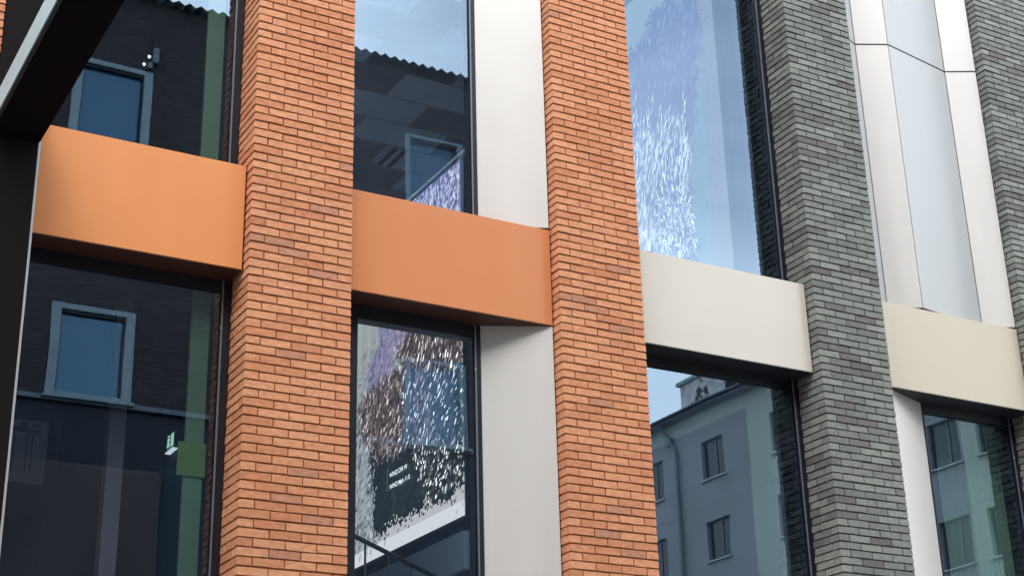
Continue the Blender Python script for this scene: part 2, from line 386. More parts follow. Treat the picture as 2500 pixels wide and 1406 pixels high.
# ------------------------------------------------------------------ parapet, rear structure of the building
def shell():
    t = thing('office_building', 'dark building core and parapet behind the brick piers and windows', 'building', (6, 5, 0))
    b = BM()
    box(b, -3, 16.5, .40, .75, 12.4, 13.05); box(b, -3.03, 16.53, -.03, .80, 13.052, 13.12)
    obj('parapet', b, M_frame, t)
    b = BM()
    box(b, -3, PX[0], .40, 9, 0, 12.4); box(b, PX[4] + PW, 16.5, .40, 9, 0, 12.4)
    box(b, PX[0], PX[4] + PW, 8.8, 9, 0, 12.4)
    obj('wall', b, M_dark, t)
    b = BM(); box(b, -3, 16.5, .8, 5.7, 12.402, 12.6); box(b, -3, 4.5, 5.7, 9, 12.402, 12.6); box(b, 7.5, 16.5, 5.7, 9, 12.402, 12.6); box(b, 4.5, 7.5, 8.8, 9, 12.402, 12.6)  # roof opening over the second bay added to let daylight in
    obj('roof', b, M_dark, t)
    wl = simple('white_bounce_plaster', (.72, .76, .80), .8, noise=.05)  # added white lining, bounces that daylight up to the ceiling tiles
    b = BM(); box(b, 4.512, 7.49, 8.76, 8.795, 3.31, 12.39); box(b, 4.512, 4.53, .9, 8.75, 3.31, 12.39); box(b, 7.475, 7.49, 1.4, 8.75, 3.31, 12.39); box(b, 4.54, 7.47, .7, 8.75, 3.302, 3.32)
    obj('bounce_lining', b, wl, t)
    b = BM(); box(b, 7.50, 7.56, .62, 8.78, 3.31, 12.39)  # added wall, keeps the roof opening and its light from the third bay
    obj('partition', b, M_dark, t)
    b = BM()
    # floor slabs behind the spandrels (the second bay is a double-height space)
    box(b, PX[0] + PW + .01, 4.40, .46, 8.79, 6.50, 7.20); box(b, 9.32, PX[4], .46, 8.79, 6.50, 7.20)
    box(b, 4.52, 9.3, .46, .58, 6.60, 7.20)
    box(b, PX[0] + PW + .01, PX[4], .46, 8.79, 2.60, 3.30); 
    box(b, 10.36, PX[4] + .02, .46, .52, 7.2, 12.39)
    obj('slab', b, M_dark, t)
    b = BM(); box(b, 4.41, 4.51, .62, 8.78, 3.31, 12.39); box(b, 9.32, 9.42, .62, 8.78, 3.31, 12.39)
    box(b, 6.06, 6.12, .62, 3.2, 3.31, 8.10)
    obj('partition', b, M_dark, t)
shell()

# ------------------------------------------------------------------ inside things
def ceiling():
    t = thing('suspended_ceiling', 'dim tiled ceiling seen through the upper middle window', 'ceiling', (6, 3, 9.8))
    lt = simple('pale_ceiling_tile', (.62, .78, .92), .8, noise=.05); dk = simple('dark_ceiling_tile', (.26, .28, .33), .8, noise=.1)
    g = simple('ceiling_grid_metal', (.42, .48, .52), .5)
    bl = BM(); bd = BM(); bgm = BM()
    ys = [1.04 + .503 * k for k in range(-1, 13)]
    for r, y in enumerate(ys, start=-1):
        off = 6.17 if r % 2 == 0 else 6.665
        bx = off - 1.48 * 2
        for k in range(6):
            x0 = bx + k * .99 if False else off + (k - 3) * .99
            x1 = x0 + .99
            x0 = max(x0, 4.53); x1 = min(x1, 7.45)
            if x1 - x0 < .05: continue
            tgt = bd if ((k + 1 + (r // 2)) % 2 == 1 and r % 3 != 2) or (k == 2 and r % 3 == 2) else bl
            box(tgt, x0 + .012, x1 - .012, max(y + .012, .60), y + .491, 9.80, 9.82)
            box(bgm, x1 - .007, x1 + .007, y + .012, y + .491, 9.797, 9.815)
        box(bgm, 4.53, 7.45, y - .008, y + .008, 9.796, 9.815)
    obj('tile', bl, lt, t); obj('dark_tile', bd, dk, t); obj('grid', bgm, g, t)
    b = BM()
    for x in (6.74, 6.86): box(b, x, x + .05, 3.58, 4.02, 9.785, 9.7945)
    obj('slot_diffuser', b, M_rail, t)
ceiling()

def inpoly(p, poly):
    x, y = p; c = False; j = len(poly) - 1
    for i in range(len(poly)):
        xi, yi = poly[i]; xj, yj = poly[j]
        if (yi > y) != (yj > y) and x < (xj - xi) * (y - yi) / (yj - yi) + xi: c = not c
        j = i
    return c
def vcolmat(name, s):
    mt, t, b = newmat(name)
    a = t.nodes.new('ShaderNodeVertexColor'); a.layer_name = 'col'
    b.inputs['Base Color'].default_value = (.01, .01, .01, 1); b.inputs['Roughness'].default_value = .4
    t.links.new(a.outputs[0], b.inputs['Emission Color']); b.inputs['Emission Strength'].default_value = s
    return mt
def screen(label, X, y0, y1, z0, z1, colfn, flecks, cell=.022, strength=1., seed=3, trim_low=None):
    t = thing('video_wall', label, 'screen', (X, (y0 + y1) / 2, z0))
    b = BM(); lay = b.loops.layers.float_color.new('col')
    ny = int((y1 - y0) / cell); nz_ = int((z1 - z0) / cell)
    V = [[b.verts.new((X, y0 + (y1 - y0) * i / ny, z0 + (z1 - z0) * j / nz_)) for j in range(nz_ + 1)] for i in range(ny + 1)]
    rnd = random.Random(seed)
    for i in range(ny):
        for j in range(nz_):
            f = b.faces.new((V[i][j], V[i + 1][j], V[i + 1][j + 1], V[i][j + 1]))
            c = colfn(y0 + (y1 - y0) * (i + .5) / ny, z0 + (z1 - z0) * (j + .5) / nz_, rnd)
            for l in f.loops: l[lay] = (*c, 1)
    for (y, z, ln, wd, ang, c, dep) in flecks(rnd):
        d = Vector((math.cos(ang), math.sin(ang))); n = Vector((-d.y, d.x))
        pts = [d * ln * .5, d * ln * .18 + n * wd * .5, -d * ln * .3 + n * wd * .42, -d * ln * .5, -d * ln * .2 - n * wd * .5, d * ln * .28 - n * wd * .42]
        vs = []
        ok = True
        for p in pts:
            yy, zz = y + p.x, z + p.y
            if not (y0 < yy < y1 and z0 < zz < z1): ok = False
            vs.append((X - dep, yy, zz))
        if not ok: continue
        f = b.faces.new([b.verts.new(v) for v in vs])
        for l in f.loops: l[lay] = (*c, 1)
    me = bpy.data.meshes.new('display'); b.to_mesh(me); b.free(); me.materials.append(vcolmat('led_display', strength))
    o = bpy.data.objects.new('display', me); COL.objects.link(o); o.parent = t; o.matrix_parent_inverse = Matrix.Translation(-t.location)
    b = BM(); box(b, X + .004, X + .05, y0 - .012, y1 + .012, z0 - .03, z1 + .03)
    obj('housing', b, M_rail, t)
    return t

# --- screen seen through the second bay
PUR = [(2.323, 7.113), (2.323, 7.4), (1.649, 7.4), (1.649, 6.85), (1.959, 6.709), (2.002, 6.498), (2.323, 6.516), (2.674, 6.54), (2.536, 6.793), (2.376, 6.888)]
BT = [(1.649, 6.85), (1.649, 7.3), (.6, 7.1), (.6, 6.162), (1.78, 6.529), (1.959, 6.709)]
BMID = [(2.323, 6.516), (2.002, 6.498), (1.78, 6.537), (1.841, 6.266), (1.838, 5.714), (2.174, 5.765), (2.5, 5.92), (2.70, 6.05), (2.76, 6.354), (2.60, 6.56)]
BLU = [(1.80, 6.55), (.6, 6.17), (.6, 5.42), (1.65, 5.72), (1.85, 5.70)]
GRN = [(2.498, 5.932), (1.8, 5.76), (.6, 5.43), (.6, 5.08), (.70, 5.075), (.856, 5.011), (1.008, 5.061), (2.43, 5.034), (2.42, 5.466)]
def warp(y, z, a=.05, s=5.):
    v = mnoise.noise_vector(Vector((y * s, z * s, 1.7))); v2 = mnoise.noise_vector(Vector((y * s * 4, z * s * 4, 5.7)))
    return y + a * v.x + a * .5 * v2.x, z + a * v.y + a * .5 * v2.y
def jit(c, r, k=.25):
    f = 1 + r.uniform(-k, k); return tuple(max(0, x * f) for x in c)
def col2(y, z, r):
    p = warp(y, z); p = (p[0] + r.gauss(0, .035), p[1] + r.gauss(0, .035))
    if z > 7.35: return jit((.15, .135, .29), r, .2)
    if z < 4.952: return jit((.80, .77, .76), r, .02)
    if inpoly(p, PUR): return jit((.25, .22, .33), r, .15)
    if inpoly(p, BT): return jit((.05, .034, .036), r, .6)
    if inpoly(p, BMID): return jit((.06, .042, .044), r, .6)
    if inpoly(p, BLU):
        k = max(0, min(1, (y - .7) / 1.1)); return jit((.02 + .03 * k, .045 + .0 * k, .06), r, .3)
    if inpoly(p, GRN): return jit((.008, .013, .013), r, .6)
    if z < 5.16 and y < 2.5: return jit((.60, .56, .55), r, .03)
    if y > 2.38 and z < 6.1: return jit((.40, .42, .43), r, .08)
    g = .40 + .03 * math.sin(y * 30); return (g * .93, g, g * .90)
def flk2(r):
    out = []
    def ang(y, z, s=.35): return math.pi / 2 + .50 + s * mnoise.noise(Vector((y * 2.3, z * 2.3, 3.3))) * 2 + r.gauss(0, .14)
    for k in range(15000):
        y = r.uniform(.62, 2.88); z = r.uniform(4.86, 8.12); p = (y + r.gauss(0, .05), z + r.gauss(0, .05))
        dep = r.uniform(.0015, .006); a = ang(y, z); ln = r.uniform(.03, .085); wd = r.uniform(.008, .018); c = None
        if z > 7.35:
            c = r.choice([(.75, .72, .95), (.5, .47, .72), (.85, .84, .92), (.06, .06, .12), (.3, .27, .5)])
        elif inpoly(p, PUR):
            c = r.choice([(.28, .26, .44), (.36, .32, .48), (.46, .40, .50), (.09, .07, .14), (.05, .04, .08)]) if r.random() < .6 else None
            if y < 1.9 and r.random() < .3: c = (.65, .48, .62)
        elif inpoly(p, BT):
            c = r.choice([(.11, .07, .06), (.03, .02, .02), (.18, .12, .12), (.02, .015, .02)])
            if r.random() < .12: c = r.choice([(1.6, 1.5, 1.4), (.9, .75, .7), (.5, .4, .4)]); ln *= 1.3; wd *= 1.6
        elif inpoly(p, BMID):
            c = r.choice([(.12, .08, .075), (.02, .015, .018), (.22, .15, .14), (.03, .022, .03), (.34, .24, .22), (.02, .02, .02)])
            if r.random() < .09: c = r.choice([(1.2, 1.05, 1.0), (.7, .56, .54)]); ln *= 1.25; wd *= 1.3
        elif inpoly(p, BLU):
            c = r.choice([(.06, .08, .11), (.03, .06, .09), (.10, .11, .15), None, None])
            if r.random() < .10: c = r.choice([(.6, .7, .8), (.45, .42, .55), (1.4, 1.5, 1.6)]); wd *= 1.2
            if 1.2 < y < 1.55 and r.random() < .22: c = (.32, .28, .36)
        elif inpoly(p, GRN):
            if y < 1.45 - (5.7 - z) * .5 + .2 and z > 5.1 and r.random() < .5:
                c = r.choice([(1.5, 1.5, 1.45), (.8, .78, .8), (.25, .3, .22), (.2, .14, .14), (.03, .03, .03)]); ln *= .75; wd *= 1.3
                if r.random() < .35: c = (.05, .06, .05)
            elif r.random() < .10: c = r.choice([(.03, .05, .045), (.05, .07, .07)])
            elif z > 5.7 and r.random() < .4: c = r.choice([(.25, .18, .19), (.5, .45, .47), (.06, .04, .04)])
        elif 2.33 < y and z < 6.45:
            dens = .75 if (y < 2.55 or 5.05 < z < 5.25 or z > 5.8) else .28
            if z < 5.0: dens = .12
            if r.random() < dens: c = r.choice([(.01, .012, .015), (.02, .025, .03), (.015, .015, .02), (.55, .57, .58)]); ln *= 1.1; wd *= .75
        elif 6.45 <= z < 6.95 and y > 2.45 and r.random() < .10: c = (.02, .02, .03); ln *= .6
        elif z < 5.16 and 2.2 > y and r.random() < .012: c = (.03, .03, .03)
        if 1.66 < y < 2.13 and 5.37 < z < 5.62: c = None
        if c: out.append((y, z, ln, wd, a, c, dep))
    return out
s2 = screen('tall video wall with brown and purple flecks reading wind figures, behind the middle windows', 6.0, .60, 2.90, 4.83, 8.13, col2, flk2, strength=.46, seed=11)
b = BM(); box(b, 5.985, 6.04, .60, 2.9, 4.38, 4.70); obj('plinth', b, simple('slate_panel', (.16, .20, .25), .6), s2)
def text_mesh(txt, size, mat, parent, mtx, name='lettering', ext=.0):
    cu = bpy.data.curves.new(name, 'FONT'); cu.body = txt; cu.size = size; cu.extrude = ext; cu.offset = size * .004
    tmp = bpy.data.objects.new(name, cu); COL.objects.link(tmp)
    dg = bpy.context.evaluated_depsgraph_get(); me = bpy.data.meshes.new_from_object(tmp.evaluated_get(dg))
    bpy.data.objects.remove(tmp); me.transform(mtx); me.materials.clear(); me.materials.append(mat); me.name = name
    o = bpy.data.objects.new(name, me); COL.objects.link(o); o.parent = parent; o.matrix_parent_inverse = Matrix.Translation(-parent.location)
    return o
M_txt = emis('white_led', (.9, .95, .93), .7)
def on_wall(x, y, z):      # text reading towards -x: its right is -y, its up is +z
    return Matrix(((0, 0, -1, x), (-1, 0, 0, y), (0, 1, 0, z), (0, 0, 0, 1)))
text_mesh('WIND DIR W', .062, M_txt, s2, on_wall(5.985, 2.042, 5.508))
text_mesh('WIND Mph 11.0', .062, M_txt, s2, on_wall(5.985, 2.042, 5.398))
b = BM(); box(b, 5.988, 5.9905, 2.098, 2.104, 5.40, 5.60); box(b, 5.988, 5.9905, 2.08, 2.0975, 5.59, 5.60); box(b, 5.988, 5.9905, 2.08, 2.0975, 5.40, 5.41)
obj('bracket_line', b, emis('dim_white_led', (.2, .24, .24), .35), s2)

# --- screen seen through the third bay
P3 = [(1.90, 11.4), (.954, 11.2), (1.00, 10.723), (1.19, 10.1), (1.31, 9.385), (1.457, 8.946), (1.39, 8.439), (1.36, 7.5), (2.6, 7.5), (2.6, 11.0), (2.30, 11.06), (2.1, 11.15), (1.96, 11.24)]
def col3(y, z, r):
    p = warp(y, z, .10, 4.); p = (p[0] + r.gauss(0, .03), p[1] + r.gauss(0, .04))
    if inpoly(p, P3):
        k = max(0, min(1, (z - 10.3) / .9)); m_ = max(0, min(1, (8.7 - z) / .5))
        c = (.13 * (1 - k) + .03 * k, .12 * (1 - k) + .05 * k, .25 * (1 - k) + .18 * k)
        c = tuple(a * (1 - m_) + q * m_ for a, q in zip(c, (.02, .03, .10)))
        return jit(c, r, .05)
    g = .30 if y > 1.08 else .245
    return (g * .72, g * .98, g * 1.05) if y > 1.08 else (g * .95, g * 1.02, g * 1.15)
def flk3(r):
    out = []
    for k in range(15000):
        y = r.uniform(.84, 2.5); z = r.uniform(7.6, 11.5); p = (y + r.gauss(0, .05), z + r.gauss(0, .05))
        a = math.pi / 2 + .22 + .7 * mnoise.noise(Vector((y * 1.7, z * 1.2, 9.3))) + r.gauss(0, .12)
        ln = r.uniform(.05, .15); wd = r.uniform(.009, .019); dep = r.uniform(.0015, .006); c = None
        if inpoly(p, P3):
            e = mnoise.noise(Vector((y * 2.6, z * 1.3, 4.)))
            lim = 10.05 + .5 * (y - 1.4)
            if z < lim and z > 8.15 + .30 * max(0, y - 1.7) and y > 1.36:
                d = min(1, (lim - z) / .8) * (.75 + .5 * e)
                if z < 9.0 and y < 2.1: d = .9; a += r.gauss(0, .5); ln *= .8
                if r.random() < d * .50: c = r.choice([(.7, .75, .85), (1.3, 1.4, 1.4), (.5, .52, .65), (.3, .32, .45), (.9, .92, .8), (.04, .03, .09)])
            elif r.random() < .10: c = r.choice([(.18, .2, .36), (.3, .34, .45), (.1, .14, .3)])
        elif y < 1.55 and y > .95 and r.random() < (.07 if y < 1.2 else .16): c = r.choice([(.10, .16, .22), (.14, .2, .28)]); ln *= .7
        if c: out.append((y, z, ln, wd, a, c, dep))
    return out
screen('pale blue video wall with white flecks behind the upper window beside the grey pier', 9.2, .80, 2.62, 7.50, 11.69, col3, flk3, strength=.30, seed=23)

# --- handrail
def railing():
    t = thing('handrail', 'black stair handrail in front of the glowing screen', 'railing', (5.3, 1, 3.4))
    z = lambda x: 4.66 - .375 * (x - 5.19)
    b = BM(); tube(b, [(4.55, 1.0, z(4.55)), (5.2, 1, z(5.2)), (5.93, 1.0, z(5.93))], .020); obj('rail', b, M_rail, t, smooth=True)
    for x in (4.86, 5.07, 5.28, 5.49, 5.70, 5.91):
        b = BM(); tube(b, [(x, 1.0, 3.31), (x, 1.0, z(x) - .01)], .010, 8); obj('post', b, M_rail, t, smooth=True)
railing()
# --- exit sign
def exitsign():
    t = thing('exit_sign', 'small lit green escape sign glowing in the dark lower left window', 'exit sign', (4.4, 3.55, 6.0))
    b = BM(); box(b, 4.375, 4.408, 3.44, 3.67, 5.985, 6.155); obj('case', b, simple('green_sign_plastic', (.02, .12, .07), .4), t, bevel=.004)
    g = emis('green_sign_light', (.05, .30, .16), .25); wgt = emis('white_sign_light', (.7, 1, .85), .28)
    b = BM(); box(b, 4.371, 4.3745, 3.452, 3.658, 6.0, 6.143); obj('face', b, g, t)
    b = BM()
    box(b, 4.367, 4.3705, 3.46, 3.525, 6.012, 6.135)                       # doorway
    tube(b, [(4.3685, 3.60, 6.125), (4.3685, 3.60, 6.135)], .012, 10)     # head
    for p, q in (((3.595, 6.11), (3.61, 6.07)), ((3.61, 6.07), (3.58, 6.045)), ((3.58, 6.045), (3.585, 6.02)), ((3.61, 6.07), (3.64, 6.03)), ((3.595, 6.105), (3.565, 6.085)), ((3.60, 6.105), (3.635, 6.09))):
        tube(b, [(4.3685, p[0], p[1]), (4.3685, q[0], q[1])], .006, 6)
    obj('pictogram', b, wgt, t)
    b = BM(); box(b, 4.36, 4.41, 3.44, 3.67, 5.972, 5.982); obj('lamp_strip', b, emis('white_lamp_strip', (.85, .95, 1), .33), t)
exitsign()
# --- columns, board
b = BM(); box(b, 3.527, 3.672, .425, .458, 3.42, 6.335); box(b, 3.527, 3.672, .425, .458, 7.32, 12.34)
gc = obj('green_column', b, simple('green_column_paint', (.055, .105, .055), .7, noise=.2, scale=1.2), None)
tag(gc, 'slim green painted column inside both left windows, next to the brick pier', 'column')
b = BM(); box(b, 3.47, 3.69, .4155, .4235, 4.84, 5.10)  # brighter yellow-green patch laid over the column
gb = obj('green_patch', b, simple('lime_patch_green', (.055, .125, .02), .7), gc)
b = BM(); box(b, 3.15, 3.28, 1.2, 1.33, 3.31, 6.49)
tag(obj('interior_column', b, simple('grey_column_paint', (.13, .13, .16), .7, noise=.1)), 'slim grey column behind the reflected pale window, lower left window', 'column')
def board():
    t = thing('white_board', 'pale board with thin lines on a stand, at the lower left window corner', 'board', (2.9, 3, 5.36))
    b = BM(); box(b, 2.60, 3.085, 3.0, 3.02, 5.36, 5.93); obj('panel', b, simple('board_white', (.62, .74, .86), .4, noise=.06), t, bevel=.003)
    b = BM(); dk = simple('board_ink', (.05, .07, .10), .6)
    box(b, 2.62, 3.02, 2.993, 2.998, 5.815, 5.845); box(b, 2.72, 2.9, 2.993, 2.998, 5.8455, 5.862)
    box(b, 2.84, 2.90, 2.993, 2.998, 5.87, 5.905); box(b, 2.94, 2.985, 2.993, 2.998, 5.87, 5.9); box(b, 3.0, 3.01, 2.993, 2.998, 5.86, 5.92)
    for x in (2.79, 2.90, 2.945): box(b, x, x + .012, 2.993, 2.998, 5.46, 5.80)
    obj('drawing', b, dk, t)
    b = BM(); tube(b, [(3.17, 2.98, 5.2), (3.17, 2.98, 5.95)], .008, 8); obj('stand_pole', b, M_bead, t)
board()

b = BM()
for i in range(26):
    x = 11.42 + i * .034
    b.faces.new([b.verts.new(v) for v in ((x, .60 + .03 * (i % 2), 3.35), (x + .034, .63 - .03 * (i % 2), 3.35), (x + .034, .63 - .03 * (i % 2), 6.44), (x, .60 + .03 * (i % 2), 6.44))])
bmesh.ops.remove_doubles(b, verts=b.verts[:], dist=.0005)
bmesh.ops.solidify(b, geom=b.faces[:], thickness=.003)
tag(obj('curtain', b, simple('pale_green_curtain', (.065, .12, .08), .9), None), 'pale green pleated curtain inside the lower right window', 'curtain')

# ------------------------------------------------------------------ canopy: post and beam
def canopy():
    t = thing('steel_post', 'dark brown clad post left of the bright orange panel', 'post', (1.98, .1, 0))
    b = BM(); box(b, 1.812, 2.150, -.004, .36, .12, 12.4); obj('casing', b, M_brown, t, bevel=.003)
    b = BM(); box(b, 2.1515, 2.168, -.002, .36, .12, 12.39); obj('edge_trim', b, M_alu, t)
    t = thing('canopy_beam', 'black canopy beam with pale side strip slanting across the top left corner', 'beam', (1.98, -5, 7.11))
    b = BM(); box(b, 1.812, 2.158, -12.4, -.008, 7.113, 7.405); obj('girder', b, M_steel, t, bevel=.004)
    b = BM(); box(b, 1.800, 1.8105, -12.4, -.008, 7.185, 7.400); obj('side_strip', b, M_strip, t)
    t = thing('canopy_column', 'black column carrying the far end of the canopy beam behind the camera', 'column', (1.98, -12.2, 0))
    b = BM(); box(b, 1.86, 2.11, -12.35, -12.1, .02, 7.108); obj('shaft', b, M_steel, t, bevel=.006)
    b = BM(); box(b, 1.78, 2.19, -12.43, -12.02, .0, .018); obj('base_plate', b, M_steel, t)
canopy()

# ------------------------------------------------------------------ opposite: dark brick building (seen in the glass)
YA = -14.0
def buildingA():
    t = thing('dark_brick_building', 'dark brown brick building with zigzag roof edge reflected in the left windows', 'building', (5, YA - 6, 0))
    mt, nt_, pb = newmat('dark_brown_brick'); c = nt_.nodes.new('ShaderNodeTexCoord'); mpn = nt_.nodes.new('ShaderNodeMapping'); mpn.inputs['Rotation'].default_value = (R_(90), 0, 0)
    br = nt_.nodes.new('ShaderNodeTexBrick'); br.inputs['Color1'].default_value = (.060, .046, .044, 1); br.inputs['Color2'].default_value = (.038, .030, .030, 1); br.inputs['Mortar'].default_value = (.022, .020, .020, 1)
    br.inputs['Scale'].default_value = 1; br.inputs['Brick Width'].default_value = .25; br.inputs['Row Height'].default_value = .075; br.inputs['Mortar Size'].default_value = .01
    nt_.links.new(c.outputs['Object'], mpn.inputs[0]); nt_.links.new(mpn.outputs[0], br.inputs['Vector']); nt_.links.new(br.outputs[0], pb.inputs['Base Color']); pb.inputs['Roughness'].default_value = .9
    navy = simple('matte_navy_glazing', (.008, .011, .022), .6, noise=.1); pale = simple('pale_window_paint', (.24, .31, .335), .5, noise=.08); dimp = simple('dull_window_paint', (.16, .22, .26), .5, noise=.08)
    b = BM()
    xs = [-20, 5.66, 7.00, 12.30, 13.50, 16.9]
    rows = [(10.12, 11.82), (14.90, 16.62)]
    # wall with real openings
    zc = [0, 8.0, 10.10]
    box(b, -20, 16.9, YA - 12, YA - .22, 0, 18.1)
    ops = [(5.66, 7.00), (12.30, 13.50)]
    def band(z0, z1, holes):
        x = -20
        for a, c_ in holes: box(b, x, a, YA - .22, YA, z0, z1); x = c_
        box(b, x, 16.9, YA - .22, YA, z0, z1)
    band(10.12, 11.82, ops); band(11.82, 14.90, []); band(14.90, 16.62, ops); band(16.62, 18.1, []); 
    obj('wall', b, mt, t)
    b = BM(); box(b, -20, 16.88, YA - .22, YA - .04, 0, 10.03); obj('lower_glazing', b, navy, t)  # matte navy stands in for dark glazing that would mirror the sky
    b = BM(); box(b, -20, 16.93, YA - .1, YA + .05, 10.03, 10.115); obj('ledge', b, simple('grey_ledge_metal', (.13, .15, .18), .5), t)
    for (z0, z1) in rows:
        for (a, c_) in ops:
            b = BM(); fw = .105 if a < 10 else .07
            box(b, a - .06, a + fw, YA - .10, YA + .03, z0, z1); box(b, c_ - fw, c_ + .06, YA - .10, YA + .03, z0, z1)
            box(b, a + fw, c_ - fw, YA - .10, YA + .03, z1 - fw, z1); box(b, a + fw, c_ - fw, YA - .10, YA + .03, z0, z0 + .08)
            f = obj('window', b, pale if a < 10 else dimp, t, bevel=.006)
            b = BM(); box(b, a + fw + .02, c_ - fw - .02, YA - .06, YA - .02, z1 - fw - .05, z1 - fw - .002)
            box(b, a + fw + .002, a + fw + .02, YA - .06, YA - .02, z0 + .09, z1 - fw); box(b, c_ - fw - .02, c_ - fw - .002, YA - .06, YA - .02, z0 + .09, z1 - fw)
            obj('gasket', b, M_rail, f)
            b = BM(); box(b, a + fw, c_ - fw, YA - .12, YA - .101, z0 + .02, z1 - fw + .01)
            pm, pt, pp = newmat('sky_tinted_pane'); ior_ = 2.0 if a < 10 else 1.55; pp.inputs['Specular Tint'].default_value = (.42, .72, 1, 1); pp.inputs['Base Color'].default_value = (.05, .10, .14, 1); pp.inputs['Roughness'].default_value = .08; pp.inputs['IOR'].default_value = ior_
            obj('pane', b, pm, f)
            b = BM(); box(b, a - .10, c_ + .10, YA - .05, YA + .12, z0 - .05, z0 - .003); obj('sill', b, pale, f)
    # corrugated roof sheet with zigzag eave
    b = BM(); pitch = .215; n = int(37.4 / pitch)
    top = []; bot = []
    for i in range(2 * n + 1):
        x = -20.2 + i * pitch / 2; dz = .075 if i % 2 else 0
        top.append([b.verts.new((x, YA + .18, 18.12 + dz)), b.verts.new((x, YA - 12.2, 20.1 + dz))])
        bot.append([b.verts.new((x, YA + .18, 18.112 + dz - .008)), b.verts.new((x, YA - 12.2, 20.092 + dz - .008))])
    for i in range(2 * n):
        b.faces.new((top[i][0], top[i + 1][0], top[i + 1][1], top[i][1])); b.faces.new((bot[i][0], bot[i][1], bot[i + 1][1], bot[i + 1][0]))
        b.faces.new((top[i][0], bot[i][0], bot[i + 1][0], top[i + 1][0]))
    obj('roof', b, simple('weathered_roof_sheet', (.17, .22, .22), .6, noise=.15), t)
    b = BM(); box(b, -20, 16.9, YA - 12, YA - .02, 18.1, 18.108); obj('eave_board', b, M_rail, t)
    # wall lamp with two small bulbs
    l = thing('wall_lamp', 'grey wall lamp with two lit bulbs above the reflected upper left window', 'lamp', (7.0, YA + .05, 16.7))
    gm = simple('lamp_housing_grey', (.16, .17, .19), .5)
    b = BM(); box(b, 7.02, 7.13, YA + .002, YA + .10, 16.80, 17.12); obj('gear_box', b, gm, l, bevel=.01)
    b = BM(); tube(b, [(7.06, YA + .02, 17.12), (7.02, YA + .03, 17.25), (6.99, YA + .03, 17.34), (7.01, YA + .01, 17.5)], .012, 6); obj('cable', b, M_rail, l)
    b = BM(); box(b, 6.93, 7.01, YA + .002, YA + .12, 16.66, 16.78); obj('lamp_arm', b, gm, l, bevel=.008)
    for x, z in ((6.93, 16.87), (6.845, 16.69)):
        b = BM(); bmesh.ops.create_uvsphere(b, u_segments=12, v_segments=8, radius=.032, matrix=Matrix.Translation((x, YA + .14, z)))
        obj('bulb', b, emis('lit_bulb', (1, .98, 1), 3.5), l, smooth=True)
buildingA()
# ribbed shed in front of it
def shed():
    t = thing('ribbed_shed', 'brown ribbed shed with a dark sloping side wing reflected low in the lower left window', 'shed', (0, -13.6, 0))
    b = BM()
    for i in range(300):
        x = -7.5 + i * .05; box(b, x, x + .035, -13.38, -13.37, 0, 8.80)
    box(b, -7.5, 7.45, -13.9, -13.38, 0, 8.84)
    obj('wall', b, simple('ribbed_brown_cladding', (.085, .068, .066), .8, noise=.2, scale=1), t)
    b = BM(); pr = [(7.46, 0), (7.46, 8.93), (7.75, 9.0), (8.2, 8.72), (9.4, 8.0), (10.8, 7.6), (10.8, 0)]
    f = [b.verts.new((x, -13.45, z)) for x, z in pr]; g = [b.verts.new((x, -13.9, z)) for x, z in pr]
    b.faces.new(f); b.faces.new(g[::-1])
    for i in range(len(pr)): b.faces.new((f[i], g[i], g[(i + 1) % len(pr)], f[(i + 1) % len(pr)]))
    obj('side_wing', b, simple('dark_teal_cladding', (.022, .045, .055), .8, noise=.35, scale=.8), t)
shed()

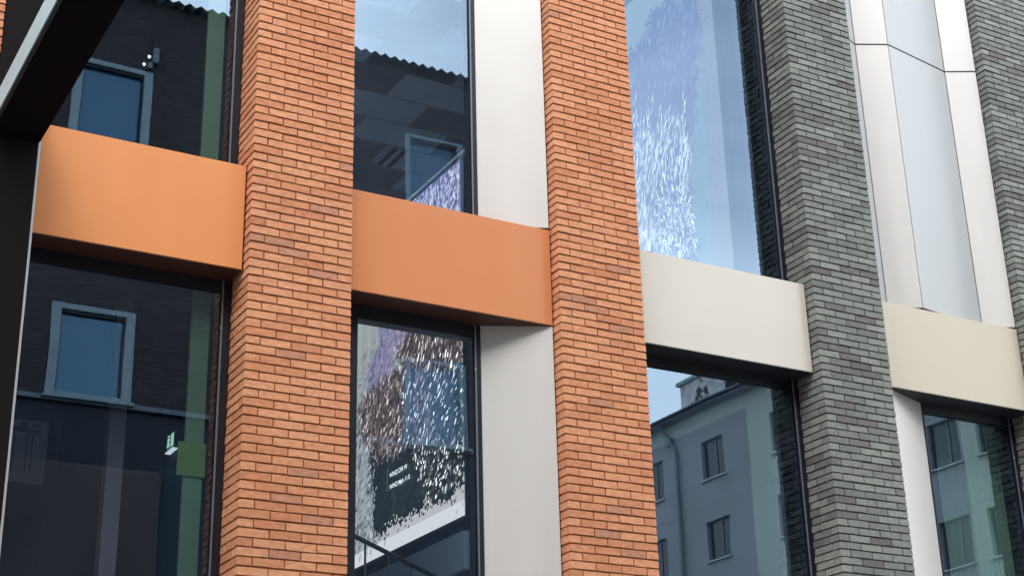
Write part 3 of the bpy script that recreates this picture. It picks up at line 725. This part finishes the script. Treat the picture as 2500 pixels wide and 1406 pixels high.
# ------------------------------------------------------------------ opposite: plastered apartment block (seen in the glass)
def buildingB():
    X = 35.0
    t = thing('apartment_block', 'grey and pale green plastered apartment block reflected in the right windows', 'building', (X + 6, -30, 0))
    mt, nt_, pb = newmat('pale_green_plaster'); 
    pb.inputs['Base Color'].default_value = (.37, .46, .41, 1); pb.inputs['Roughness'].default_value = .9
    grey = simple('blue_grey_plaster', (.275, .29, .305), .9, noise=.05, scale=.7, bump=.2)
    green = simple('pale_green_plaster', (.42, .47, .39), .9, noise=.05, scale=.5, bump=.2)
    wins = []
    for yc in (-38.52, -34.60, -30.40):
        for z0 in (17.25, 14.20, 11.15, 8.10, 5.05): wins.append((yc - .69, yc + .69, z0, z0 + 1.50))
    for yc in (-22.80, -20.80):
        for z0 in (17.7, 14.62, 11.50, 8.40, 5.30): wins.append((yc - .64, yc + .64, z0, z0 + 1.46))
    ys = sorted({-48., -14.2} | {w_[0] for w_ in wins} | {w_[1] for w_ in wins} | {-32.45, -26.0, -22.05})
    b = BM()
    def cellmat(yc, zc):
        if (yc < -32.45 and zc < 19.35) or (-26 < yc < -22.05 and zc < 19.35): return 0
        return 1
    cols = {}
    for i in range(len(ys) - 1):
        a, c = ys[i], ys[i + 1]; ym = (a + c) / 2
        hz = sorted([(w_[2], w_[3]) for w_ in wins if w_[0] <= ym <= w_[1]])
        z = 0
        for (h0, h1) in hz + [(19.94, None)]:
            for (q0, q1) in ((z, min(h0, 19.35)), (max(z, 19.35), h0)):
                if q1 - q0 > .001: box(b, X, X + .3, a, c, q0, q1, cellmat(ym, (q0 + q1) / 2))
            z = h1
    bmesh.ops.remove_doubles(b, verts=b.verts[:], dist=.0001)
    # inner faces between cells coincide only as internal faces
    obj('wall', b, [grey, green], t)
    b = BM(); box(b, X + .302, X + 12, -48, -14.2, 0, 19.93); obj('rear_volume', b, M_dark, t)
    b = BM()
    for z in (16.25, 13.2, 10.1): box(b, X - .004, X - .001, -48, -14.2, z, z + .018)
    obj('render_joint', b, simple('joint_grey', (.16, .19, .2), .9), t)
    fr = simple('grey_window_paint', (.10, .12, .14), .5); dk = simple('dark_room_glass', (.012, .018, .028), .12, spec=.6); sl = simple('sill_metal', (.40, .44, .45), .5)
    cur = simple('net_curtain', (.10, .12, .14), .9, noise=.3, scale=6)
    rr = random.Random(4)
    for (a, c, z0, z1) in wins:
        b = BM(); f_ = .06; ym = (a + c) / 2 + .08
        for (p, q) in ((a, a + f_), (c - f_, c), (ym - .045, ym + .045)): box(b, X + .12, X + .19, p, q, z0, z1)
        box(b, X + .121, X + .189, a + f_, c - f_, z1 - f_, z1); box(b, X + .121, X + .189, a + f_, c - f_, z0, z0 + f_)
        f = obj('window', b, fr, t)
        b = BM(); box(b, X + .15, X + .16, a + f_, c - f_, z0 + f_, z1 - f_); obj('pane', b, dk, f)
        b = BM(); box(b, X - .09, X + .14, a - .08, c + .08, z0 - .055, z0 - .004); obj('sill', b, sl, f)
    b = BM(); box(b, X - .50, X + .2, -48.5, -13.9, 19.945, 20.02); obj('soffit', b, simple('lavender_soffit', (.30, .30, .40), .8), t)
    b = BM(); tube(b, [(X - .54, -48.5, 20.05), (X - .54, -13.9, 20.05)], .075, 10); obj('gutter', b, simple('dark_gutter', (.03, .03, .045), .4), t)
    b = BM()
    v = [b.verts.new(p) for p in ((X - .5, -48.5, 20.03), (X - .5, -13.9, 20.03), (X + 6, -13.9, 21.6), (X + 6, -48.5, 21.6), (X + 12.5, -13.9, 20.03), (X + 12.5, -48.5, 20.03))]
    for q in ((0, 1, 2, 3), (3, 2, 4, 5), (1, 4, 2), (0, 3, 5), (0, 5, 4, 1)): b.faces.new([v[i] for i in q])
    obj('roof', b, simple('pale_roof_metal', (.40, .38, .37), .5, noise=.1), t)
    b = BM()
    box(b, X + .9, X + 2.1, -37.6, -35.5, 20.1, 21.85); ch = obj('chimney', b, simple('stained_render', (.50, .47, .46), .9, noise=.25, scale=2.5), t)
    b = BM(); box(b, X + .78, X + 2.22, -37.75, -35.35, 21.85, 22.0)
    obj('cap', b, simple('green_copper', (.16, .27, .25), .6, noise=.2), ch)
    rr = random.Random(8); fm_ = simple('dark_tree_reflection', (.05, .055, .05), .9)
    for k in range(26):  # dark patches paint a tree's reflection onto the chimney
        y = rr.uniform(-37.0, -35.62); z = rr.uniform(20.5, 21.7); q = rr.uniform(.06, .16)
        if rr.random() < (y + 37.3) / 1.4:
            b = BM(); pts = [(y + q * rr.uniform(.6, 1.1) * math.cos(a), z + q * .8 * rr.uniform(.6, 1.1) * math.sin(a)) for a in [k2 * 6.283 / 9 for k2 in range(9)]]
            f = [b.verts.new((X + .885 - k * .0004, p[0], p[1])) for p in pts]; g = [b.verts.new((X + .8985, p[0], p[1])) for p in pts]
            b.faces.new(f); b.faces.new(g[::-1])
            for n_ in range(9): b.faces.new((f[n_], g[n_], g[(n_ + 1) % 9], f[(n_ + 1) % 9]))
            obj('tree_reflection_patch', b, fm_, ch)
    b = BM(); box(b, X + .4, X + 1.2, -34.0, -33.0, 20.1, 21.0); obj('roof_vent', b, M_gap, t)
    b = BM(); g2 = simple('downpipe_zinc', (.13, .17, .19), .5)
    tube(b, [(X - .12, -36.78, 0), (X - .12, -36.78, 18.7), (X - .12, -36.9, 18.95), (X - .12, -37.15, 19.2)], .075, 10)
    prism(b, [(X - .22, -37.3), (X - .02, -37.3), (X - .02, -36.98), (X - .22, -36.98)], 19.1, 19.4)
    tube(b, [(X - .12, -37.15, 19.4), (X - .3, -37.3, 19.7), (X - .5, -37.4, 19.98)], .07, 10)
    obj('downpipe', b, g2, t)
buildingB()
